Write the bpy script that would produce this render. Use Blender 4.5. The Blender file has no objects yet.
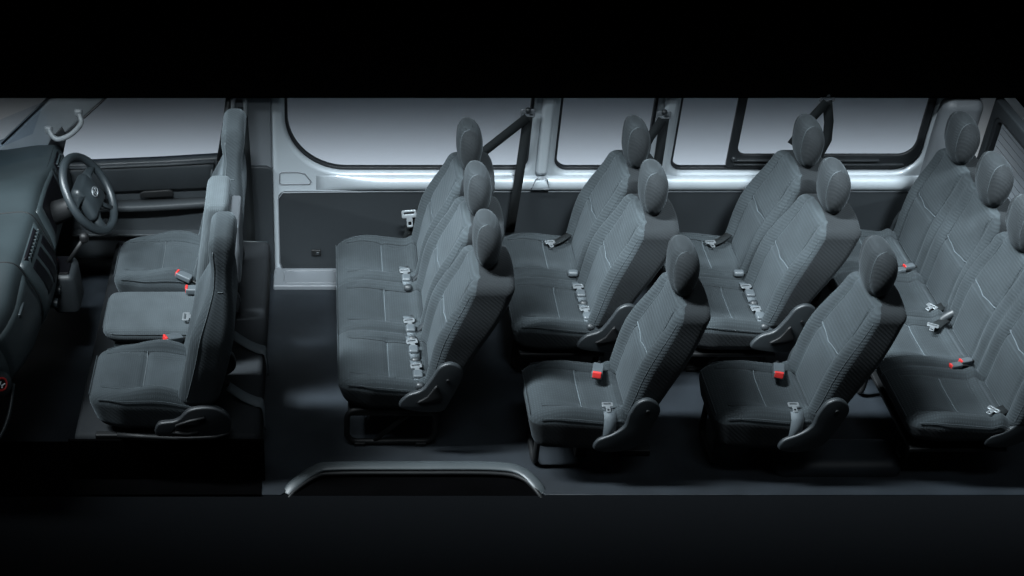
import bpy, bmesh, math, random
from mathutils import Vector, Matrix
random.seed(7)
scene = bpy.context.scene
C = scene.collection
PI = math.pi

# ------------------------------------------------------------------ materials
def new_mat(name, col, rough=.6, metal=0.0, spec=.5, sheen=0.0, coat=0.0):
    m = bpy.data.materials.new(name); m.use_nodes = True
    b = m.node_tree.nodes['Principled BSDF']
    b.inputs['Base Color'].default_value = (*col, 1)
    b.inputs['Roughness'].default_value = rough
    b.inputs['Metallic'].default_value = metal
    b.inputs['Specular IOR Level'].default_value = spec
    b.inputs['Sheen Weight'].default_value = sheen
    b.inputs['Coat Weight'].default_value = coat
    return m, b, m.node_tree

def noise_vary(m, b, nt, col, lo=.8, hi=1.2, scale=6, bump=.0, bscale=200, bdist=.001):
    N, L = nt.nodes, nt.links
    tc = N.new('ShaderNodeTexCoord')
    nz = N.new('ShaderNodeTexNoise'); nz.inputs['Scale'].default_value = scale; nz.inputs['Detail'].default_value = 4
    L.new(tc.outputs['Object'], nz.inputs['Vector'])
    mr = N.new('ShaderNodeMapRange'); mr.inputs['From Min'].default_value = .3; mr.inputs['From Max'].default_value = .7
    mr.inputs['To Min'].default_value = lo; mr.inputs['To Max'].default_value = hi
    L.new(nz.outputs['Fac'], mr.inputs['Value'])
    mul = N.new('ShaderNodeVectorMath'); mul.operation = 'SCALE'; mul.inputs[0].default_value = col
    L.new(mr.outputs['Result'], mul.inputs['Scale'])
    L.new(mul.outputs['Vector'], b.inputs['Base Color'])
    if bump:
        n2 = N.new('ShaderNodeTexNoise'); n2.inputs['Scale'].default_value = bscale; n2.inputs['Detail'].default_value = 3
        L.new(tc.outputs['Object'], n2.inputs['Vector'])
        bp = N.new('ShaderNodeBump'); bp.inputs['Strength'].default_value = bump; bp.inputs['Distance'].default_value = bdist
        L.new(n2.outputs['Fac'], bp.inputs['Height']); L.new(bp.outputs['Normal'], b.inputs['Normal'])
    return mul, tc

def fabric(name, col, axes, depth=.25, period=.014, sheen=.10, bump=.6):
    """woven cloth: fine ribs along the given axes plus mottling"""
    m, b, nt = new_mat(name, col, .92, 0, .25, sheen)
    b.inputs['Sheen Roughness'].default_value = .4
    b.inputs['Sheen Tint'].default_value = (.75, .9, 1, 1)
    N, L = nt.nodes, nt.links
    mul, tc = noise_vary(m, b, nt, col, .86, 1.14, 9)
    ws = []
    for ax in axes:
        w = N.new('ShaderNodeTexWave'); w.bands_direction = ax; w.inputs['Scale'].default_value = 2*PI/(20*period)
        w.inputs['Distortion'].default_value = .6; w.inputs['Detail'].default_value = 2; w.inputs['Detail Scale'].default_value = 3
        L.new(tc.outputs['Object'], w.inputs['Vector']); ws.append(w.outputs['Fac'])
    out = ws[0]
    if len(ws) > 1:
        mm = N.new('ShaderNodeMath'); mm.operation = 'MULTIPLY'
        L.new(ws[0], mm.inputs[0]); L.new(ws[1], mm.inputs[1]); out = mm.outputs[0]
    mr = N.new('ShaderNodeMapRange'); mr.inputs['To Min'].default_value = 1-depth; mr.inputs['To Max'].default_value = 1+depth
    L.new(out, mr.inputs['Value'])
    m2 = N.new('ShaderNodeVectorMath'); m2.operation = 'SCALE'
    L.new(mul.outputs['Vector'], m2.inputs[0]); L.new(mr.outputs['Result'], m2.inputs['Scale'])
    L.new(m2.outputs['Vector'], b.inputs['Base Color'])
    n2 = N.new('ShaderNodeTexNoise'); n2.inputs['Scale'].default_value = 300
    L.new(tc.outputs['Object'], n2.inputs['Vector'])
    ad = N.new('ShaderNodeMath'); ad.operation = 'ADD'; L.new(out, ad.inputs[0]); L.new(n2.outputs['Fac'], ad.inputs[1])
    bp = N.new('ShaderNodeBump'); bp.inputs['Strength'].default_value = bump; bp.inputs['Distance'].default_value = .0012
    L.new(ad.outputs[0], bp.inputs['Height']); L.new(bp.outputs['Normal'], b.inputs['Normal'])
    return m

def simple(name, col, rough=.6, metal=0., spec=.5, lo=.88, hi=1.12, scale=7, bump=.15, bscale=260, bdist=.0006, **k):
    m, b, nt = new_mat(name, col, rough, metal, spec, **k)
    noise_vary(m, b, nt, col, lo, hi, scale, bump, bscale, bdist)
    return m

M = {}
FC = (.0225, .0285, .0320)
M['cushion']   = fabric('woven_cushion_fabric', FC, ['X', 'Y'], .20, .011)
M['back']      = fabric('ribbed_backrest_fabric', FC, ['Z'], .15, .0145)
M['side']      = fabric('shaded_side_fabric', (.0085, .0105, .012), ['DIAGONAL'], .05, .010, .05)  # darker, plainer side cloth, deepened further to put side shade into the colour
M['head'] = fabric('headrest_fabric', (.0135, .0168, .019), ['Z'], .09, .013, .05)
M['front_seat']= fabric('front_seat_fabric', (.027, .034, .038), ['X', 'Y'], .13, .009)
M['mid_seat'] = fabric('middle_seat_fabric', (.042, .051, .056), ['X', 'Y'], .13, .009)
M['front_side']= fabric('front_seat_side_fabric', (.018, .023, .026), ['DIAGONAL'], .05, .010)
M['seam']      = simple('seam_thread', (.060, .076, .086), .8)
M['seam_dark'] = simple('dark_piping', (.044, .055, .061), .8)
M['plastic']   = simple('dark_grey_plastic', (.015, .0185, .021), .5, bump=.2)
M['black']     = simple('black_metal', (.005, .0055, .006), .55, 0, .3)
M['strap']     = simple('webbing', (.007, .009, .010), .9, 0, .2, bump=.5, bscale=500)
M['strap_lit'] = simple('lit_webbing', (.055, .068, .077), .75, bump=.5, bscale=500)  # paler copy of the webbing, its lit look put into the colour
M['chrome']    = simple('bright_metal', (.22, .24, .255), .34, .6)
M['red']       = simple('red_plastic', (.42, .022, .02), .45)
M['buckle']    = simple('buckle_plastic', (.055, .065, .072), .45)
M['silver']    = simple('silver_body_paint', (.36, .40, .43), .48, .25, .6, .94, 1.06, 3, .06, 60, .0008, coat=.3)
M['silverdim'] = simple('grey_trim_plastic', (.11, .122, .134), .5, .0, .5, .94, 1.06, 3)
M['cornertrim'] = simple('grey_corner_trim', (.055, .062, .069), .5)
M['panel']     = simple('charcoal_trim_board', (.011, .014, .0165), .62, 0, .4, .9, 1.1, 3, .25, 400)
M['rubber']    = simple('window_rubber', (.010, .012, .014), .5)
M['roof']      = simple('headlining_and_shade_black', (.0012, .0012, .0013), 1.0, 0, 0, bump=0)  # headlining; also the painted shade on the cab sill and engine cover
M['backdrop']  = simple('pale_studio_backdrop', (.56, .60, .63), .95, 0, .1, .97, 1.03, .6, 0)
M['dash']      = simple('dashboard_plastic', (.021, .029, .032), .45, 0, .5, .85, 1.15, 3, .3, 350)
M['dashdark']  = simple('dashboard_dark_plastic', (.016, .022, .025), .5, 0, .5, .9, 1.1, 4, .2)
M['screen']    = simple('black_gloss', (.002, .002, .003), .5, 0, .15)
M['door']      = simple('door_trim', (.020, .024, .027), .5, 0, .5, .88, 1.12, 3, .2)
M['doortop']   = simple('door_trim_satin', (.024, .028, .031), .6, 0, .3, .9, 1.1, 3, .1)
M['wheel']     = simple('steering_leather', (.016, .021, .024), .42, 0, .5)
M['white']     = simple('white_print', (.75, .78, .80), .5)
M['grab']      = simple('pale_grab_plastic', (.15, .165, .175), .45)
M['pillar']    = simple('front_pillar_trim', (.20, .22, .235), .5, bump=.1)
M['sill']      = simple('step_trim_rubber', (.038, .046, .050), .45, 0, .5)
M['ground']    = simple('dark_studio_floor', (.0022, .0026, .0032), .95, 0, .05, .98, 1.02, 1, 0)
M['boxcarpet'] = simple('engine_cover_carpet', (.008, .010, .012), .8, 0, .3, .85, 1.15, 5, .5, 300)

def glass_mat(name, tint, fac=.12):
    m = bpy.data.materials.new(name); m.use_nodes = True
    nt = m.node_tree; N, L = nt.nodes, nt.links; N.clear()
    o = N.new('ShaderNodeOutputMaterial'); mx = N.new('ShaderNodeMixShader')
    t = N.new('ShaderNodeBsdfTransparent'); t.inputs['Color'].default_value = (*tint, 1)
    g = N.new('ShaderNodeBsdfGlossy'); g.inputs['Roughness'].default_value = .05
    lw = N.new('ShaderNodeLayerWeight'); lw.inputs['Blend'].default_value = fac
    L.new(lw.outputs['Fresnel'], mx.inputs[0]); L.new(t.outputs[0], mx.inputs[1]); L.new(g.outputs[0], mx.inputs[2])
    L.new(mx.outputs[0], o.inputs['Surface'])
    return m
M['glass_low'] = glass_mat('matt_window_glass', (.88, .91, .94), .02)
M['glass'] = glass_mat('clear_window_glass', (.93, .96, 1.0))

def floor_mat():
    col = (.0105, .0135, .0170)
    m, b, nt = new_mat('black_vinyl_floor', col, .5, 0, .3)
    N, L = nt.nodes, nt.links
    mul, tc = noise_vary(m, b, nt, col, .7, 1.35, 3.5)
    n1 = N.new('ShaderNodeTexNoise'); n1.inputs['Scale'].default_value = 1.7; n1.inputs['Detail'].default_value = 2; n1.inputs['Distortion'].default_value = .3
    n2 = N.new('ShaderNodeTexNoise'); n2.inputs['Scale'].default_value = 160
    L.new(tc.outputs['Object'], n1.inputs['Vector']); L.new(tc.outputs['Object'], n2.inputs['Vector'])
    b1 = N.new('ShaderNodeBump'); b1.inputs['Strength'].default_value = .4; b1.inputs['Distance'].default_value = .05
    b2 = N.new('ShaderNodeBump'); b2.inputs['Strength'].default_value = .3; b2.inputs['Distance'].default_value = .001
    L.new(n1.outputs['Fac'], b1.inputs['Height']); L.new(n2.outputs['Fac'], b2.inputs['Height'])
    L.new(b1.outputs['Normal'], b2.inputs['Normal']); L.new(b2.outputs['Normal'], b.inputs['Normal'])
    return m
M['floor'] = floor_mat()

# ------------------------------------------------------------------ object helpers
def link_mesh(name, me, mat, parent=None, smooth=True):
    o = bpy.data.objects.new(name, me); C.objects.link(o)
    if isinstance(mat, (list, tuple)):
        for k in mat: me.materials.append(M[k])
    elif mat: me.materials.append(M[mat])
    if smooth:
        for p in me.polygons: p.use_smooth = True
    if parent: o.parent = parent
    return o

def from_data(name, vs, fs, mat, parent=None, smooth=True, idx=None):
    me = bpy.data.meshes.new(name); me.from_pydata([tuple(v) for v in vs], [], fs); me.update()
    o = link_mesh(name, me, mat, parent, smooth)
    if idx:
        for p, i in zip(me.polygons, idx): p.material_index = i
    return o

def empty(name, loc, label, cat, group=None):
    o = bpy.data.objects.new(name, None); C.objects.link(o); o.location = loc; o.empty_display_size = .1
    return tag(o, label, cat, group)
def tag(o, label, cat, group=None):
    o['label'] = label; o['category'] = cat
    if group: o['group'] = group
    return o
def structure(o, label=None):
    o['kind'] = 'structure'
    if label: o['label'] = label
    return o

class MB:
    """collects several closed shapes into one mesh"""
    def __init__(s): s.v, s.f, s.i = [], [], []
    def add(s, vs, fs, idx=0):
        n = len(s.v); s.v += [Vector(v) for v in vs]; s.f += [[a+n for a in f] for f in fs]
        s.i += idx if isinstance(idx, list) else [idx]*len(fs)
        return s
    def build(s, name, mat, parent=None, smooth=True):
        return from_data(name, s.v, s.f, mat, parent, smooth, s.i)

def axis(h, r, n, m):
    inner = h-r
    a = [-inner - r*math.tan(math.radians(45)*(1-k/m)) for k in range(m)]
    mid = [-inner + 2*inner*k/n for k in range(n+1)]
    return a + mid + [-x for x in reversed(a)]

def rbox(sx, sy, sz, r=.01, n=(2, 2, 2), m=3, deform=None, off=(0, 0, 0), index=None):
    hx, hy, hz = sx/2, sy/2, sz/2; r = min(r, hx*.999, hy*.999, hz*.999)
    ax = [axis(hx, r, n[0], m), axis(hy, r, n[1], m), axis(hz, r, n[2], m)]
    h = (hx, hy, hz); V = {}; vs = []; fs = []; idx = []
    def vert(p):
        k = tuple(round(c, 6) for c in p)
        if k in V: return V[k]
        q = Vector([max(-(h[i]-r), min(h[i]-r, p[i])) for i in range(3)])
        d = Vector(p)-q
        w = q + d.normalized()*r if d.length > 1e-9 else q
        src = w.copy()
        if deform: w = Vector(deform(w))
        V[k] = len(vs); vs.append(w + Vector(off)); raw.append(src); return V[k]
    raw = []
    for a in range(3):
        b, c = (a+1) % 3, (a+2) % 3
        for s in (-1, 1):
            for i in range(len(ax[b])-1):
                for j in range(len(ax[c])-1):
                    q = []
                    for (ii, jj) in ((i, j), (i+1, j), (i+1, j+1), (i, j+1)):
                        p = [0, 0, 0]; p[a] = s*h[a]; p[b] = ax[b][ii]; p[c] = ax[c][jj]; q.append(vert(p))
                    if s < 0: q.reverse()
                    fs.append(q)
                    if index: idx.append(index(sum((raw[t] for t in q), Vector())/4))
                    else: idx.append(0)
    return vs, fs, idx

def box(sx, sy, sz, c, r=.005, rot=None, idx=0, **k):
    vs, fs, _ = rbox(sx, sy, sz, r, **k)
    if rot is not None: vs = [rot @ v for v in vs]
    return [v+Vector(c) for v in vs], fs, idx

def boxobj(name, size, c, mat, parent=None, r=.005, rot=None, **k):
    vs, fs, _ = box(*size, c, r, rot, **k); return from_data(name, vs, fs, mat, parent)

def catmull(P, n=6, closed=False):
    P = [Vector(p) for p in P]; out = []; N = len(P)
    rng = range(N if closed else N-1)
    for i in rng:
        g = lambda j: P[j % N] if closed else P[max(0, min(N-1, j))]
        p0, p1, p2, p3 = g(i-1), g(i), g(i+1), g(i+2)
        for k in range(n):
            t = k/n
            out.append(.5*((2*p1)+(p2-p0)*t+(2*p0-5*p1+4*p2-p3)*t*t+(3*p1-p0-3*p2+p3)*t**3))
    if not closed: out.append(P[-1])
    return out

def tube(path, r, k=10, closed=False, flat=1.0):
    P = [Vector(p) for p in path]; N = len(P); vs = []; fs = []
    T = []
    for i in range(N):
        a = P[(i-1) % N] if closed else P[max(0, i-1)]; b = P[(i+1) % N] if closed else P[min(N-1, i+1)]
        T.append((b-a).normalized())
    up = Vector((0, 0, 1)) if abs(T[0].z) < .9 else Vector((0, 1, 0))
    n = (up - T[0]*up.dot(T[0])).normalized()
    for i in range(N):
        n = (n - T[i]*n.dot(T[i])).normalized(); bn = T[i].cross(n)
        rr = r[i] if isinstance(r, (list, tuple)) else r
        for j in range(k):
            a = 2*PI*j/k; vs.append(P[i] + n*math.cos(a)*rr*flat + bn*math.sin(a)*rr)
    for i in range(N if closed else N-1):
        for j in range(k):
            a, b = i*k+j, i*k+(j+1) % k; c, d = ((i+1) % N)*k+(j+1) % k, ((i+1) % N)*k+j
            fs.append([a, b, c, d])
    if not closed:
        fs.append(list(range(k-1, -1, -1))); fs.append([(N-1)*k+j for j in range(k)])
    return vs, fs, 0

def strap(path, wdir, w, t=.003):
    P = [Vector(p) for p in path]; N = len(P); vs = []; fs = []
    for i in range(N):
        T = (P[min(N-1, i+1)]-P[max(0, i-1)]).normalized()
        wd = Vector(wdir); wd = (wd - T*wd.dot(T)).normalized(); n = T.cross(wd)
        for a, b in ((-1, -1), (1, -1), (1, 1), (-1, 1)): vs.append(P[i]+wd*a*w/2+n*b*t/2)
    for i in range(N-1):
        for j in range(4): fs.append([i*4+j, i*4+(j+1) % 4, (i+1)*4+(j+1) % 4, (i+1)*4+j])
    fs.append([3, 2, 1, 0]); fs.append([(N-1)*4+j for j in range(4)])
    return vs, fs, 0

def rrect(x0, z0, x1, z1, r, n=8):
    """closed rounded rectangle; r = one radius or (bl, br, tr, tl)"""
    if not isinstance(r, (list, tuple)): r = (r,)*4
    out = []
    for (cx, cz, rr, a0) in ((x0+r[0], z0+r[0], r[0], PI), (x1-r[1], z0+r[1], r[1], 1.5*PI), (x1-r[2], z1-r[2], r[2], 0), (x0+r[3], z1-r[3], r[3], .5*PI)):
        for k in range(n+1):
            a = a0 + .5*PI*k/n; out.append((cx+rr*math.cos(a), cz+rr*math.sin(a)))
    return out

def plate(outlines, t, bevel=.004, plane='XZ', at=0.0, res=2):
    """closed slab of thickness t with holes (later outlines), rounded edges; returns vs, fs"""
    cu = bpy.data.curves.new('tmp', 'CURVE'); cu.dimensions = '2D'; cu.fill_mode = 'BOTH'
    cu.extrude = max(1e-4, t/2-bevel); cu.bevel_depth = bevel; cu.bevel_resolution = res; cu.offset = -bevel
    for ol in outlines:
        sp = cu.splines.new('POLY'); sp.points.add(len(ol)-1); sp.use_cyclic_u = True
        for p, q in zip(sp.points, ol): p.co = (q[0], q[1], 0, 1)
    ob = bpy.data.objects.new('tmp', cu); C.objects.link(ob)
    dg = bpy.context.evaluated_depsgraph_get(); me = bpy.data.meshes.new_from_object(ob.evaluated_get(dg))
    bm = bmesh.new(); bm.from_mesh(me); bmesh.ops.remove_doubles(bm, verts=bm.verts, dist=1e-5); bmesh.ops.recalc_face_normals(bm, faces=bm.faces); bm.to_mesh(me); bm.free()
    vs = [v.co.copy() for v in me.vertices]; fs = [list(p.vertices) for p in me.polygons]
    bpy.data.objects.remove(ob); bpy.data.curves.remove(cu); bpy.data.meshes.remove(me)
    if plane == 'XZ': vs = [Vector((v.x, at-v.z, v.y)) for v in vs]
    elif plane == 'YZ': vs = [Vector((at+v.z, v.x, v.y)) for v in vs]
    else: vs = [Vector((v.x, v.y, at+v.z)) for v in vs]
    return vs, fs, 0

def flat_shade(o, ang=40):
    me = o.data
    me.polygons.foreach_set('use_smooth', [True]*len(me.polygons))
    me.set_sharp_from_angle(angle=math.radians(ang)); return o

def sm(a, b, x):
    t = max(0, min(1, (x-a)/(b-a))); return t*t*(3-2*t)

# ------------------------------------------------------------------ seats
def place_y(y, n, w):                     # y within its own place
    k = max(0, min(n-1, int((y+n*w/2)//w))); return y-(-n*w/2+w*(k+.5)), k

def make_cushion(parent, n=1, w=.40, L=.48, z0=.19, z1=.375, mats=('cushion', 'side'), bolster=.030, seam='seam', x0=0., flatpad=False, bucket=False):
    W = n*w; H = z1-z0
    def D(p):
        x, y, z = p.x+L/2, p.y, p.z+H/2
        up = sm(.35, 1, z/H)
        yl, _ = place_y(y, n, w)
        if not flatpad:
            a = abs(yl)/(w/2)
            outer = abs(y) > W/2-w/2 and (y*yl > 0)
            b = bolster*math.exp(-((a-.80)/.20)**2) * sm(0.05, .22, x)
            if bucket: b *= .25+1.0*math.exp(-((x-.31)/.13)**2)
            valley = .018*math.exp(-((a-1)/.06)**2) if not outer else 0
            z += up*(b-valley - .035*sm(.08, L, x) + .012*math.exp(-((x-.10)/.07)**2) + .022*math.exp(-((x-.385)/.022)**2)*(0 if bucket else 1))
            z -= up*.010*math.exp(-((a-.64)/.05)**2)*sm(.04, .1, x)
            if a < .64: z -= up*.009*math.exp(-((x-.23)/.012)**2)
            z += up*.010*math.sin(PI*min(1, max(0, x/.23)))*(1 if x < .23 else 0)*(1-a*a)*.8
        else:
            z += up*.012*(1-(2*y/W)**2)
        # plan shape: front corners pulled in, sides tuck in underneath
        cr = 1-(.16 if bucket else .05)*(1-sm(0, .16, x)) if not flatpad else 1-.06*(1-sm(0, .1, x))
        y = y*cr*(1-.03*(1-z/H if z < H else 0))
        x += .03*(1-sm(0, .9, z/H))*(1-sm(0, .2, x))          # nose undercut
        return (x+x0, y, z+z0)
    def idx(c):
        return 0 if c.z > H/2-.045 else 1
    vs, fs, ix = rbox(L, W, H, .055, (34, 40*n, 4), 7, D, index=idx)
    mb = MB(); mb.add(vs, fs, ix); e = .0012
    top = lambda x, y: Vector(D(Vector((x-L/2, y, H/2))))+Vector((0, 0, e))
    if not flatpad:
        for k in range(n):
            yc = -W/2+w*(k+.5)
            for s in (-1, 1):
                mb.add(*tube([top(.055+(L-.10)*t/30, yc+s*w*.32) for t in range(31)], .0014, 6)[:2], 1)
            mb.add(*tube([top(.23, yc-w*.32+w*.64*t/16) for t in range(17)], .0022, 6)[:2], 2)
        # front edge piping
    def side(y, s):
        return [Vector(D(Vector((x-L/2, s*(W/2-.006), H/2-.018))))+Vector((0, s*.001, .0005)) for x in [ .045+(L-.09)*t/24 for t in range(25)]]
    for s in (-1, 1): mb.add(*tube(side(0, s), .0022, 6)[:2], 0)
    mb.add(*tube([Vector(D(Vector((-L/2+.006, -W/2+.045+(W-.09)*t/(30*n), H/2-.018))))+Vector((-.001, 0, 0)) for t in range(30*n+1)], .0022, 6)[:2], 0)
    return mb.build('seat_cushion', list(mats)+[seam], parent)

def make_backrest(parent, yc, n=1, w=.40, x_base=.43, mats=('back', 'side'), h=.55, t=.145, zb=.355, seam='seam', head=True, dx=0., hx=0., lean=.34, thick=.018):
    W = n*w
    def D(p):
        s = (p.z+h/2)/h
        x, y = p.x, p.y
        yl, k = place_y(y, n, w); a = abs(yl)/(w/2)
        q = sm(.48, 1.02, s)
        if n == 1: y = y*(1-.11*q)*(1-.04*(1-sm(0, .25, s)))
        else:
            y = y*(1-.06*q)
        z = p.z+h/2
        if n > 1:
            outer = (abs(y) > W/2-w/2) and y*yl > 0
            z -= (.05 if outer else .018)*a**3*sm(.6, 1, s)
        z -= .0 if n > 1 else .030*a**2*sm(.6, 1, s)
        fr = sm(.2, -1, x/(t/2))*1.0
        x -= fr*(.032 if n == 1 else .014)*math.exp(-((a-.82)/.16)**2)*(1-.6*q)
        x += fr*.010*math.exp(-((a-.60)/.05)**2)
        x -= fr*.014*math.sin(PI*min(1, s*1.25))*(1-a*a*.6)
        if a < .6: x += fr*.011*math.exp(-((s-.51)/.022)**2)
        x += (1-sm(0, .3, s))*(-1 if x > 0 else 0)*.03*0
        x *= (1-.16*q)*(.78+.22*sm(0, .5, s))
        x += thick*sm(.25, .9, s)*sm(-t*.3, t*.5, x)
        return (x_base+dx+x+z*lean, y+yc, zb+z)
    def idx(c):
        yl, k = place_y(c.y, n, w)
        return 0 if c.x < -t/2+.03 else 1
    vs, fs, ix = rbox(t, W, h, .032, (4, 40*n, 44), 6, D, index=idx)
    mb = MB(); mb.add(vs, fs, ix); fx = lambda s, y: Vector(D(Vector((-t/2, y, (s-.5)*h))))+Vector((-.0012, 0, .0005))
    for k in range(n):
        c0 = -W/2+w*(k+.5)
        for sg in (-1, 1):
            mb.add(*tube([fx(.05+.87*j/30, c0+sg*w*.30*(1-.10*sm(.5, 1, .05+.87*j/30))) for j in range(31)], .0012, 6)[:2], 0)
    for k in range(n):
        c0 = -W/2+w*(k+.5)
        mb.add(*tube([fx(.50+.03*abs(j/8-1), c0-w*.30+w*.6*j/16) for j in range(17)], .0026, 6)[:2], 2)
    for sg in (-1, 1):
        mb.add(*tube([Vector(D(Vector((-t/2+.012, sg*(W/2-.008), (s-.5)*h)))) for s in [.07+.86*j/30 for j in range(31)]], .0022, 6)[:2], 0)
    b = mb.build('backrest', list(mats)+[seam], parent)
    if head:
        for k in range(n):
            c0 = -W/2+w*(k+.5)
            if n > 1: c0 *= .97
            make_headrest(parent, x_base+dx+hx+(h+.005)*lean+random.uniform(-.004, .004), yc+c0+random.uniform(-.003, .003), zb+h+random.uniform(-.004, .004))
    return b

def make_headrest(parent, x, y, z):
    """egg shaped headrest whose foot sits at (x, y, z)"""
    A, B, Hh = .060, .118, .124; cz = z+.104; cx = x-.012
    nu, nv = 40, 30
    def P(u, v):
        sx, sy, sz = math.cos(u)*math.cos(v), math.sin(u)*math.cos(v), math.sin(v)
        pw = lambda c, e: math.copysign(abs(c)**e, c)
        X, Y, Z = A*pw(sx, .85), B*pw(sy, .82), Hh*pw(sz, .90)
        g = 1+.10*Z/Hh - .10*(Z/Hh < 0)*(Z/Hh)**2*1.2
        X *= g; Y *= g*1.0
        gr = math.exp(-((abs(Y)-.062)/.012)**2)*.008
        X -= math.copysign(gr, X)*(1 if X < 0 else 0)
        X += -.018*(Z/Hh)**2*(1 if Z > 0 else .2) + .02*(Z < 0)*(Z/Hh)**2*.6
        return Vector((cx+X, y+Y, cz+Z))
    vs, fs, ix = [], [], []
    for j in range(1, nv):
        for i in range(nu): vs.append(P(2*PI*i/nu, -PI/2+PI*j/nv))
    for j in range(nv-2):
        for i in range(nu):
            fs.append([j*nu+i, j*nu+(i+1) % nu, (j+1)*nu+(i+1) % nu, (j+1)*nu+i])
            c = sum((vs[q] for q in fs[-1]), Vector())/4
            ix.append(1 if abs(c.y-y) > .064 or c.x > cx+.03 else 0)
    a = len(vs); vs.append(P(0, -PI/2)); vs.append(P(0, PI/2))
    for i in range(nu):
        fs.append([a, (i+1) % nu, i]); ix.append(0); fs.append([a+1, (nv-2)*nu+i, (nv-2)*nu+(i+1) % nu]); ix.append(0)
    mb = MB(); mb.add(vs, fs, ix)
    for sg in (-1, 1):       # seam curve round the headrest
        pts = []
        for k in range(25):
            v = math.radians(-70+150*k/24)
            # find u on the front where Y = .062
            lo, hi = PI/2, PI
            for _ in range(18):
                mid = (lo+hi)/2
                if P(mid, v).y-y > .062: lo = mid
                else: hi = mid
            p = P((lo+hi)/2, v)
            if abs(p.y-y-.062) > .004: continue
            pts.append(Vector((p.x-.0008, y+sg*(p.y-y), p.z)))
        if len(pts) > 3: mb.add(*tube(pts, .0014, 6)[:2], 2)
    hd = mb.build('headrest', ['head', 'side', 'seam_dark'], parent)
    for s in (-1, 1):
        po = MB(); po.add(*tube([(x+.012, y+s*.045, z-.05), (x+.004, y+s*.045, z+.03)], .006, 8)); po.build('post', 'black', hd)
    return hd

def hinge_cover(parent, ysign, y, big=1., lever=False, dx=0., k=1.):
    """dark plastic arm that carries the backrest on the side of the seat"""
    if lever: pts = [(.30, .295), (.335, .345), (.395, .375), (.435, .44), (.465, .50), (.51, .522), (.555, .50), (.568, .45), (.55, .39), (.52, .31), (.49, .255), (.41, .252), (.32, .268)]
    else: pts = [(.27, .215), (.28, .265), (.34, .30), (.385, .345), (.395, .41), (.42, .47), (.46, .492), (.50, .475), (.524, .43), (.51, .37), (.48, .285), (.44, .225), (.35, .198)]
    S = lambda a, b: (.468+(a-.468)*k, .435+(b-.435)*k, 0)
    ol = [(p.x+dx, p.y) for p in catmull([S(a, b) for a, b in pts], 5, True)]
    mb = MB(); mb.add(*plate([ol], .024*big, .008, at=y+ysign*.017, res=4))
    o = mb.build('hinge_cover', 'plastic', parent)
    q = .0 if not lever else .035
    b = MB(); b.add(*tube([(.470+dx+q, y+ysign*.030, .432), (.470+dx+q, y+ysign*.037, .432)], .008, 12)); flat_shade(b.build('bolt', 'black', o))
    if lever:
        tri = [(p.x+dx, p.y) for p in catmull([S(.375, .315), S(.43, .32), S(.485, .335), S(.47, .375), S(.455, .41), S(.42, .35)], 3, True)]
        l = MB(); l.add(*plate([tri], .012, .004, at=y+ysign*.037, res=2)); l.build('recline_lever', 'black', o)
    return o

def loop_leg(parent, y, x0=.045, x1=.44, zb=.018, zt=.205, r=.0135, brace=True):
    ol = rrect(x0, zb, x1, zt, .05, 6); mb = MB()
    mb.add(*tube([(a, y, b) for a, b in ol], r, 10, True))
    if brace: mb.add(*tube([(x0+.12, y, zb), (x0+.30, y, zt)], r*.8, 8))
    for xx in (x0+.06, x1-.06): mb.add(*box(.05, .035, .02, (xx, y, .010), .004))
    return mb.build('leg', 'black', parent)

def u_leg(parent, x, y0, y1, zt=.20, r=.014):
    mb = MB(); ol = rrect(y0, .016, y1, zt, .045, 6)
    mb.add(*tube([(x, a, b) for a, b in ol], r, 10, True))
    return mb.build('leg', 'black', parent)

def buckle(parent, c, rotz=0., tilt=0., s=1., red=True):
    R = Matrix.Rotation(rotz, 3, 'Z') @ Matrix.Rotation(tilt, 3, 'Y')
    vs, fs, _ = rbox(.065*s, .034*s, .024*s, .006); vs = [R @ v + Vector(c) for v in vs]
    o = from_data('buckle', vs, fs, 'buckle', parent)
    if red:
        vs, fs, _ = rbox(.009*s, .027*s, .021*s, .003); vs = [R @ (v+Vector((-.0295*s, 0, .004*s))) + Vector(c) for v in vs]
        from_data('release_button', vs, fs, 'red', o)
    mb = MB(); mb.add(*tube([R @ Vector((.03*s, 0, 0))+Vector(c), R @ Vector((.075*s, 0, -.012))+Vector(c), R @ Vector((.10*s, 0, -.045))+Vector(c)], .006, 8, flat=.5))
    mb.build('stalk', 'black', o)
    return o

def tongue(parent, c, rot, s=1., name='belt_tongue'):
    """metal tongue plate: slotted T-shape in its own plane"""
    ol = [(-.030, .012), (.030, .012), (.033, .034), (-.033, .034)]
    vs1, fs1, _ = plate([rrect(-.030*s, .004*s, .030*s, .036*s, .007*s), rrect(-.021*s, .019*s, .021*s, .028*s, .003*s)], .004, .001, 'XY')
    vs2, fs2, _ = plate([rrect(-.012*s, -.034*s, .012*s, .008*s, .005*s), rrect(-.006*s, -.026*s, .006*s, -.012*s, .003*s)], .0036, .001, 'XY')
    mb = MB()
    mb.add([rot @ v + Vector(c) for v in vs1], fs1); mb.add([rot @ v + Vector(c) for v in vs2], fs2)
    return mb.build(name, 'chrome', parent)

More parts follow.
